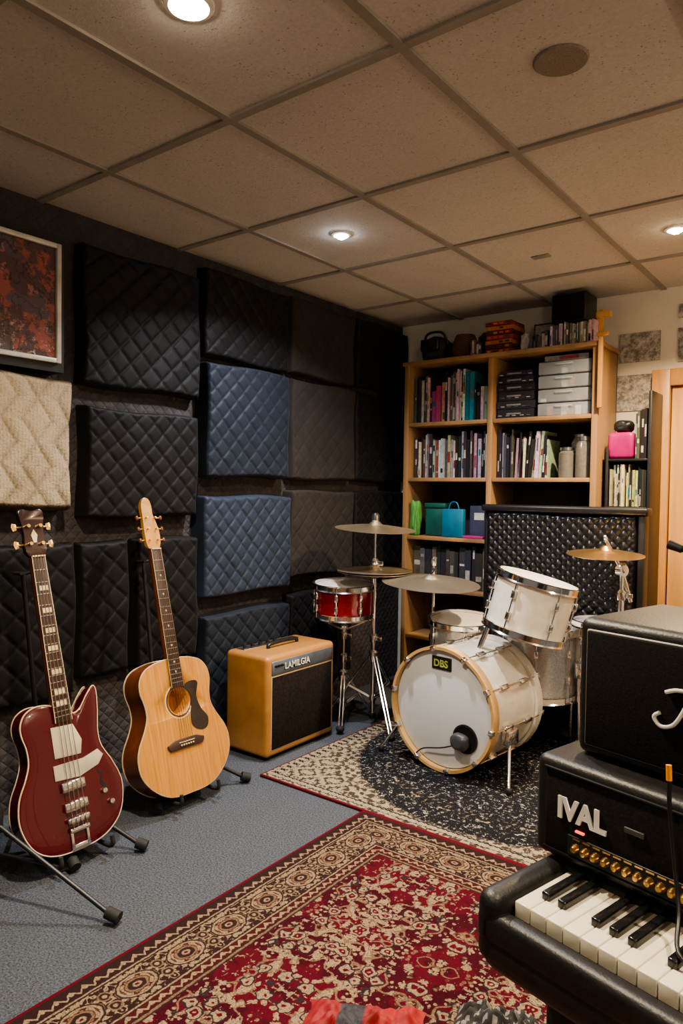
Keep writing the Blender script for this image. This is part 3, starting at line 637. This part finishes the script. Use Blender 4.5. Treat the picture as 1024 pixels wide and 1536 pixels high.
md=body.modifiers.new('b','BOOLEAN');md.object=cut;md.solver='EXACT';dg=bpy.context.evaluated_depsgraph_get()
me=bpy.data.meshes.new_from_object(body.evaluated_get(dg));body.modifiers.clear();body.data=me;bpy.data.objects.remove(cut)
tube('binding_front',[(x,y,-.003) for x,y in op[::2]],.0032,M_cream,ac,True,6)
tube('binding_back',[(x,y,-.098) for x,y in op[::2]],.003,M_cream,ac,True,6)
for i,r_ in enumerate((.054,.062)): lathe('rosette_%d'%i,[(r_,0),(r_+.004,0),(r_+.004,.0008),(r_,.0008),(r_,0)],M_rose if i==0 else M_cream,ac,Matrix.Translation((0,.335,0)),48)
pg=catmull([Vector(p) for p in [(.03,.385,0),(.065,.40,0),(.10,.39,0),(.085,.34,0),(.098,.29,0),(.125,.25,0),(.115,.215,0),(.08,.21,0),(.045,.235,0),(.045,.28,0),(.058,.33,0),(.052,.36,0)]],5)
plate('pickguard',[(p.x,p.y) for p in pg],.0002,.0018,M_pg,ac)
plate('bridge',[(-.085,.175),(-.075,.162),(.075,.162),(.085,.175),(.085,.185),(.05,.197),(-.05,.197),(-.085,.185)],0,.009,M_rose,ac,.002)
box('saddle',(-.036,.184,.009),(.036,.187,.012),M_cream,ac)
for i in range(6): lathe('pin_%d'%i,[(0,0),(.003,0),(.0035,.004),(0,.006)],M_cream,ac,Matrix.Translation((-.028+.0112*i,.175,.009)),8)
neck(ac,.388,.925,.056,.044,.003,M_rose,M_side,6,'dot')
hd=catmull([Vector(p) for p in [(-.022,.928,0),(-.034,.95,0),(-.037,1.0,0),(-.035,1.06,0),(-.034,1.105,0),(-.018,1.135,0),(.006,1.13,0),(.014,1.10,0),(.014,1.07,0),(.026,1.03,0),(.034,.98,0),(.022,.928,0)]],4)
plate('headstock',[(p.x,p.y) for p in hd],-.016,.001,M_maple,ac,.002)
for i in range(6):
    sx=-1 if i<3 else 1;yy=.965+.045*(i%3)
    cyl('tuner_shaft_%d'%i,(sx*.03,yy,-.009),(sx*.052,yy,-.009),.003,M_gold,ac);blob('tuner_key_%d'%i,(sx*.056,yy,-.009),(.007,.010,.006),M_side,i,.02,ac,2)
    cyl('tuner_post_%d'%i,(sx*.02,yy,0),(sx*.02,yy,.012),.0035,M_gold,ac)
for i in range(6): cyl('string_%d'%i,(-.028+.0112*i,.185,.013),(-.018+.0072*i,.93,.011),.0007,M_string,ac,seg=5)
def gstand(name,base,feet,yoke,cradle_z,cx,byw):
    e=empty(name);b=Vector(base)
    cyl('pole',(b.x,b.y,.10),(yoke[0],yoke[1],yoke[2]),.008,M_black,e)
    lathe('hub',[(0,0),(.02,0),(.022,.05),(0,.05)],M_black,e,Matrix.Translation((b.x,b.y,b.z-.03)),16)
    for i,f in enumerate(feet):
        F=Vector((f[0],f[1],.02));cyl('leg_%d'%i,b,F,.007,M_black,e);d=(F-b).normalized();cyl('foot_%d'%i,F-d*.02,F+Vector((d.x*.02,d.y*.02,0)),.018,M_rubber,e,seg=16)
    for s_ in (-1,1):
        tube('cradle_%d'%s_,[(b.x,b.y,b.z-.04),(b.x+.02,b.y+s_*byw*.7,cradle_z+.01),(b.x+.05,b.y+s_*byw,cradle_z-.008),(cx,b.y+s_*byw,cradle_z-.008),(cx+.012,b.y+s_*byw,cradle_z+.03)],.007,M_rubber,e)
        tube('yoke_%d'%s_,[(yoke[0],yoke[1],yoke[2]),(yoke[0]+.01,yoke[1]+s_*.035,yoke[2]+.005),(yoke[0]+.06,yoke[1]+s_*.038,yoke[2]+.01)],.006,M_rubber,e)
    return e
gstand('guitar_stand',(-2.24,1.79,.22),[(-2.05,2.07),(-2.09,1.66),(-2.40,1.80)],(-2.365,1.80,.90),.055,-2.02,.09)
# 4-string hollow-body bass
el=empty('electric_bass_guitar',guitar_frame((-1.985,1.28,.062),(-2.30,1.275,1.165)))
g=G('burgundy_lacquer');nn=g.noise(5,None,3);chips=g.step(g.noise(26,None,6,.8),.67,.70)
g.base(g.mix(chips,g.mix(nn,(.038,.001,.004),(.085,.002,.008)),(.26,.15,.13)));g.set(Roughness=.18);g.b.inputs['Coat Weight'].default_value=.8;M_cherry=g.mat
eo=[(0,0),(-.10,.010),(-.165,.052),(-.197,.125),(-.190,.195),(-.158,.252),(-.140,.295),(-.140,.340),(-.150,.38),(-.150,.412),(-.132,.442),(-.098,.458),(-.06,.458),(-.03,.450),(.03,.425),(.05,.412),(.078,.424),(.112,.462),(.140,.484),(.150,.462),(.143,.40),(.132,.335),(.138,.285),(.172,.225),(.197,.15),(.172,.062),(.10,.012)]
EW=.915
eo=[(a*EW,b) for a,b in eo]
eop=halfspline(eo,n=5)
def arched(name,outl,z0,h,mat,parent):
    n=len(outl);bm=bmesh.new();cxm=sum(p[0] for p in outl)/n;cym_=sum(p[1] for p in outl)/n
    ks=[1,.985,.95,.9,.8,.6,.35,.15];zs=[0,.003,.0055,.0085,.0105,.0125,.013,.013]
    for sgn,zb in ((1,0),(-1,z0)):
        rings=[[bm.verts.new((cxm+(p[0]-cxm)*k,cym_+(p[1]-cym_)*k,zb+sgn*zz*h/.013)) for p in outl] for k,zz in zip(ks,zs)]
        for a,b in zip(rings[:-1],rings[1:]):
            for i in range(n):
                j=(i+1)%n;bm.faces.new((a[i],a[j],b[j],b[i]) if sgn>0 else (a[j],a[i],b[i],b[j]))
        bm.faces.new(rings[-1])
        if sgn>0: top0=rings[0]
        else: bot0=rings[0]
    for i in range(n):
        j=(i+1)%n;bm.faces.new((bot0[i],bot0[j],top0[j],top0[i]))
    return bm2(name,bm,mat,parent,None,True,50)
arched('body',eop,-.055,.004,M_cherry,el)
tube('binding',[(x*.998,y,-.001) for x,y in eop[::2]],.0026,M_cream,el,True,6)
tube('binding_back',[(x*.998,y,-.055) for x,y in eop[::2]],.0024,M_cream,el,True,6)
M_parch=pm('parchment_pickguard',(.44,.39,.30),.3)
plate('pickguard_upper',[(-.045,.385),(.032,.38),(.055,.325),(.045,.282),(-.045,.288)],.0045,.007,M_parch,el,.001)
plate('pickguard_lower',[(-.055,.268),(.05,.265),(.105,.280),(.122,.258),(.10,.232),(.03,.214),(-.055,.222)],.0045,.0075,M_parch,el,.001)
for i,(a,b) in enumerate([(.18,.21),(.12,.148)]):
    box('pickup_%d'%i,(-.040,a,.004),(.040,b,.017),M_chrome,el,.003)
    for k in range(4): cyl('pole_%d_%d'%(i,k),(-.024+.016*k,(a+b)/2,.017),(-.024+.016*k,(a+b)/2,.0185),.004,M_steel,el,seg=10)
box('bridge',(-.038,.085,.003),(.038,.10,.019),M_steel,el,.003)
for k in range(4): box('saddle_%d'%k,(-.030+.016*k,.083,.019),(-.018+.016*k,.10,.022),M_chrome,el,.001)
box('tailpiece_bar',(-.034,.055,.007),(.034,.070,.016),M_chrome,el,.003)
for s_ in (-1,1): box('tailpiece_leg_%d'%s_,(s_*.027-.005,.004,.003),(s_*.027+.005,.06,.009),M_chrome,el,.002)
box('tailpiece_plate',(-.032,.002,-.03),(.032,.018,.006),M_chrome,el,.002)
for i,(x,y) in enumerate([(.105,.145),(.125,.105)]): lathe('knob_%d'%i,[(0,.003),(.009,.003),(.008,.015),(0,.016)],M_chrome,el,Matrix.Translation((x,y,0)),18)
fh=catmull([Vector(p) for p in [(.098,.215,0),(.11,.20,0),(.105,.18,0),(.117,.16,0),(.11,.15,0),(.096,.175,0),(.102,.195,0),(.093,.208,0)]],4)
plate('f_hole',[(p.x,p.y) for p in fh],.0030,.0046,M_black,el)
neck(el,.395,.935,.058,.045,.009,M_rose,M_side,4,'block')
M_hs=pm('dark_headstock',(.03,.012,.010),.25,0,8,.3,coat=.4)
hd=catmull([Vector(p) for p in [(-.023,.938,0),(-.038,.965,0),(-.034,1.01,0),(-.038,1.05,0),(-.044,1.085,0),(-.03,1.100,0),(0,1.09,0),(.03,1.100,0),(.044,1.085,0),(.038,1.05,0),(.034,1.01,0),(.038,.965,0),(.023,.938,0)]],4)
plate('headstock',[(p.x,p.y) for p in hd],-.011,.007,M_hs,el,.002)
plate('headstock_inlay',[(-.005,.985),(.005,.985),(.011,1.01),(0,1.03),(-.011,1.01)],.007,.008,M_cream,el)
for i in range(4):
    sx=-1 if i<2 else 1;yy=.98+.06*(i%2)
    cyl('tuner_shaft_%d'%i,(sx*.031,yy,-.005),(sx*.055,yy,-.005),.004,M_gold,el);plate('tuner_key_%d'%i,[(sx*.052,yy-.010),(sx*.066,yy-.014),(sx*.070,yy),(sx*.066,yy+.014),(sx*.052,yy+.010)] if sx>0 else [(sx*.052,yy+.010),(sx*.066,yy+.014),(sx*.070,yy),(sx*.066,yy-.014),(sx*.052,yy-.010)],-.008,-.002,M_gold,el,.001)
    cyl('tuner_post_%d'%i,(sx*.021,yy,.007),(sx*.021,yy,.021),.006,M_gold,el)
for i in range(4): cyl('string_%d'%i,(-.024+.016*i,.065,.018),(-.016+.0107*i,.94,.018),.0012,M_string,el,seg=5)
gstand('guitar_stand',(-2.19,1.28,.22),[(-1.92,1.46),(-1.98,1.25),(-2.36,1.27)],(-2.325,1.275,.90),.050,-1.965,.09)
ms=empty('microphone_stand');bx,by=-2.02,1.02
cyl('pole',(bx,by,.1),(bx-.03,by-.04,1.0),.010,M_black,ms);lathe('hub',[(0,0),(.024,0),(.026,.06),(.016,.08),(0,.08)],M_black,ms,Matrix.Translation((bx,by,.2)),18)
for i,f in enumerate([(-1.655,1.165),(-2.2,1.10),(-1.95,.72)]):
    F=Vector((f[0],f[1],.022));bb=Vector((bx,by,.23));cyl('leg_%d'%i,bb,F,.0065,M_black,ms);d=(F-bb).normalized();cyl('foot_%d'%i,F-d*.022,F+Vector((d.x*.022,d.y*.022,0)),.017,M_rubber,ms,seg=16)
    cyl('brace_%d'%i,(bx,by,.14),bb.lerp(F,.45),.005,M_black,ms)
gb=empty('gig_bag');box('bag_body',(-2.40,.55,.0),(-2.15,.98,.62),M_bag,gb,.06,4);tube('strap',[(-2.16,.75,.55),(-2.13,.9,.4),(-2.16,.96,.2)],.012,M_bag,gb)
# ------------------------------------------------------------------ keyboard + amps
KA=math.radians(-14);KU=(math.cos(KA),math.sin(KA),0);KV=(-math.sin(KA),math.cos(KA),0)
KM=frame((-.406,.951,.62),KU,KV,(0,0,1))
kb=empty('stage_piano',KM)
box('case_bottom',(-.044,-.035,-.105),(1.12,.40,-.03),M_tolex,kb,.03,4)
box('key_slip',(-.042,-.036,-.06),(1.12,-.004,-.014),M_tolex,kb,.012,3)
box('cheek_left',(-.044,-.036,-.09),(-.003,.40,.012),M_tolex,kb,.018,4)
box('key_bed',(-.004,-.02,-.05),(1.1,.15,-.022),M_black,kb)
box('top_panel',(-.01,.128,-.05),(1.12,.42,.009),M_tolex,kb,.006)
M_ivory=pm('ivory_keys',(.66,.60,.48),.25,0,8,.05,coat=.3);M_ebony=pm('ebony_keys',(.01,.01,.011),.2,0,8,.1,coat=.3)
kw=.0262
for i in range(40): box('white_key_%d'%i,(i*kw+.0005,0,-.024),((i+1)*kw-.0005,.135,0),M_ivory,kb,.0018,2)
for i in range(39):
    if i%7 in (2,6): continue
    box('black_key_%d'%i,((i+1)*kw-.0066,.035,-.004),((i+1)*kw+.0066,.135,.011),M_ebony,kb,.0025,2)
zf=-.62+.0125
box('stand_leg_l',(.0,.08,zf),(.06,.34,-.10),M_black,kb,.004);box('stand_leg_r',(1.0,.08,zf),(1.06,.34,-.10),M_black,kb,.004);box('stand_rail',(.05,.18,-.35),(1.01,.22,-.29),M_black,kb,.004)
hdm=empty('amplifier_head',KM@Matrix.Translation((-.060,.125,.0125)))
box('cabinet',(0,0,0),(.56,.26,.156),M_tolex,hdm,.014,4)
box('front_panel',(.022,-.003,.016),(.54,.01,.14),M_grille,hdm,.003)
box('piping_t',(.02,-.005,.14),(.54,.004,.1425),M_black,hdm);box('piping_b',(.02,-.005,.0145),(.54,.004,.017),M_black,hdm)
box('knob_panel',(.065,-.006,.020),(.53,.004,.05),M_black,hdm,.001)
FM=lambda x,z,o=.0045:frame((x,-o,z),(1,0,0),(0,0,1),(0,-1,0))
text('logo','IVAL',.044,M_white,FM(.045,.072),hdm,.0015,sx=.92,off=.0018)
box('standby_switch',(.155,-.006,.088),(.185,-.002,.096),pm('dull_metal_plate',(.10,.095,.09),.5,.6),hdm,.001)
box('red_lamp',(.078,-.007,.058),(.092,-.002,.0608),emis('red_pilot',(1,.08,.03),2),hdm)
for i in range(14):
    x=.080+i*.0165;lathe('knob_%d'%i,[(0,0),(.0068,0),(.006,.006),(.004,.010),(0,.0105)],M_gold,hdm,axisM((x,-.006,.034),(0,-1,0)),16)
    box('knob_mark_%d'%i,(x-.006,-.0065,.0455),(x+.006,-.0062,.048),M_gold,hdm)
cb=empty('speaker_cabinet',KM@Matrix.Translation((-.022,.175,.1695)))
box('cabinet',(0,0,.0),(.48,.25,.216),M_tolex,cb,.016,4)
box('piping',(.016,-.002,.016),(.466,.01,.200),pm('silver_piping',(.26,.245,.22),.5),cb,.004)
box('grille',(.0188,-.005,.0188),(.4632,.008,.1972),M_grille,cb,.003)
tube('logo_j',[(.148,-.008,.130),(.164,-.008,.136),(.182,-.008,.134),(.174,-.008,.109),(.160,-.008,.086),(.142,-.008,.080),(.132,-.008,.091),(.140,-.008,.099)],.003,M_white,cb)
tube('logo_rest',[(.176,-.008,.096),(.186,-.008,.114),(.192,-.008,.096),(.202,-.008,.114),(.208,-.008,.096),(.222,-.008,.114),(.228,-.008,.096),(.25,-.008,.104)],.0024,M_white,cb)
cblm=empty('instrument_cable',KM)
tube('cable',[(.168,.10,.208),(.170,.098,.17),(.176,.10,.11),(.19,.09,.045),(.22,.04,.014),(.29,.06,.018),(.35,.08,.018)],.003,M_black,cblm)
cyl('plug',(.1677,.10,.203),(.166,.101,.223),.0038,pm('orange_plug',(.8,.3,.03),.4),cblm)
mb=empty('microphone_stand');cyl('pole',(-.30,1.75,.02),(-.30,1.75,1.05),.010,M_black,mb);lathe('base',[(0,0),(.13,0),(.13,.012),(.02,.02),(0,.02)],M_black,mb,Matrix.Translation((-.30,1.75,.0125)),32)
cyl('boom',(-.25,1.745,1.04),(-.37,1.765,1.075),.006,M_black,mb);cyl('mic',(-.37,1.765,1.075),(-.40,1.77,1.085),.009,M_black,mb,.011)
pb=empty('piano_bench',frame((-.02,.62,.0),KU,KV,(0,0,1)))
box('seat',(-.30,.0,.40),(.30,.27,.45),M_bag,pb,.015,3)
for i,(x,y) in enumerate([(-.28,.03),(.28,.03),(-.28,.24),(.28,.24)]): box('leg_%d'%i,(x-.018,y-.018,.0125),(x+.018,y+.018,.40),M_black,pb,.003)
# ------------------------------------------------------------------ foreground cloths
def cloth(name,c,w,l,hgt,mat,seed,rot=0):
    n=44;bm=bmesh.new();V=[]
    for i in range(n+1):
        for j in range(n+1):
            u=i/n*2-1;v=j/n*2-1;rr=min(1,max(abs(u),abs(v)));x=u*w/2*(1+.15*mn.noise(Vector((v*2,seed,0))));y=v*l/2*(1+.15*mn.noise(Vector((u*2,seed,3))))
            k=(1-rr**3);z=k*hgt*(.55+.8*abs(mn.noise(Vector((u*2.2+seed,v*2.2,seed)))))+k*.02*mn.noise(Vector((u*8,v*8,seed)))
            V.append(bm.verts.new((x,y,max(z,0)+.001)))
    for i in range(n):
        for j in range(n): bm.faces.new((V[i*(n+1)+j],V[(i+1)*(n+1)+j],V[(i+1)*(n+1)+j+1],V[i*(n+1)+j+1]))
    return bm2(name,bm,mat,None,Matrix.Translation(Vector(c))@Matrix.Rotation(rot,4,'Z'),True,180)
g=G('red_jacket');x,y,z=g.xyz();c=g.mix(g.step(x,.03,.035),(.20,.008,.012),(.28,.012,.015));c=g.mix(g.m('MULTIPLY',g.step(x,-.06,-.055),g.step(x,.0,-.005)),c,(.02,.022,.03));g.base(c);g.set(Roughness=.7);M_rj=g.mat
cloth('red_jacket',(-.86,1.225,.0125),.27,.24,.05,M_rj,3,.5)
g=G('checked_cloth');x,y,z=g.xyz();ck=g.m('MULTIPLY',g.step(g.m('SINE',g.m('MULTIPLY',x,300)),-.1,.1),g.step(g.m('SINE',g.m('MULTIPLY',y,300)),-.1,.1));g.base(g.mix(ck,(.03,.03,.03),(.22,.2,.19)));g.set(Roughness=.9)
cloth('checked_flat_cap',(-.62,1.40,.0125),.22,.20,.075,g.mat,8,.3)
cloth('yellow_cleaning_cloth',(-.235,.850,.4505),.09,.08,.11,pm('yellow_cloth',(.60,.33,.04),.8),5,.2)
# ------------------------------------------------------------------ ceiling fixtures + lights
def downlight(x,y,col,power,vis=35,R=.036):
    e=empty('recessed_downlight',Matrix.Translation((x,y,H)))
    lathe('trim_ring',[(R,-.001),(R+.014,-.001),(R+.012,-.006),(R+.002,-.009),(R,-.001)],M_white,e,None,40)
    lathe('lamp_face',[(0,-.022),(R*.5,-.019),(R*.85,-.011),(R,-.002)],emis('lamp_glow',col,vis),e,None,32)
    l=bpy.data.lights.new('downlight_lamp','AREA');l.shape='DISK';l.size=.08;l.energy=power;l.color=col;l.spread=math.radians(140)
    o=bpy.data.objects.new('downlight_lamp',l);o.matrix_local=Matrix.Translation((0,0,-.03));link(o,e)
warm=(1,.83,.61)
downlight(-1.24,1.055,warm,38,110,.042);downlight(-1.82,2.36,(.97,.96,1.0),26,140,.028);downlight(-.70,3.07,(1,.74,.46),46,110,.03)
downlight(.3,3.0,warm,16);downlight(.3,1.1,warm,20);downlight(-.5,-.6,warm,12)
lathe('ceiling_speaker',[(0,-.004),(.062,-.004),(.066,-.001),(.066,.001),(0,.001)],pm('speaker_mesh',(.24,.20,.17),.8,0,300,.3),None,Matrix.Translation((-.665,1.725,H-.0015)),48)
box('ceiling_vent',(-1.30,3.07,H-.006),(-1.22,3.11,H-.0005),M_tbar,None,.002)
for (x,y,p) in ((1.25,-.9,40),(1.3,2.7,24)):  # out-of-view uplights, added to bounce fill light off the ceiling
    e=empty('added_fill_uplight',Matrix.Translation((x,y,0)))
    lathe('base',[(0,0),(.14,0),(.14,.02),(.02,.03),(0,.03)],M_black,e,None,32);cyl('pole',(0,0,.02),(0,0,1.62),.012,M_black,e)
    lathe('bowl',[(.02,1.62),(.12,1.66),(.16,1.72),(.155,1.72),(.115,1.67),(.0,1.63)],M_white,e,None,40)
    l=bpy.data.lights.new('fill_light','POINT');l.energy=p;l.color=warm;l.shadow_soft_size=.06;o=bpy.data.objects.new('fill_light',l);o.matrix_local=Matrix.Translation((0,0,1.76));link(o,e)
w=bpy.data.worlds.new('room_ambient');S.world=w;w.use_nodes=True;w.node_tree.nodes['Background'].inputs[0].default_value=(1,.90,.79,1);w.node_tree.nodes['Background'].inputs[1].default_value=.17
# ------------------------------------------------------------------ camera
ey=Vector((821,-22,1076)).normalized();ex=Vector((1412,53,-1076)).normalized();ex=(ex-ey*ex.dot(ey)).normalized();ez=ex.cross(ey)
if ez.y>0: ez=-ez
right=Vector((ex.x,ey.x,ez.x));up=-Vector((ex.y,ey.y,ez.y));back=-Vector((ex.z,ey.z,ez.z))
cd=bpy.data.cameras.new('camera');cd.sensor_fit='VERTICAL';cd.sensor_height=36;cd.lens=25.22;cd.clip_start=.05
co=bpy.data.objects.new('camera',cd);S.collection.objects.link(co);co.matrix_world=frame((0,0,1.2),right,up,back);S.camera=co
S.view_settings.view_transform='AgX'
try: S.view_settings.look='AgX - Medium High Contrast'
except Exception as ex_: print(ex_)
S.view_settings.exposure=.12
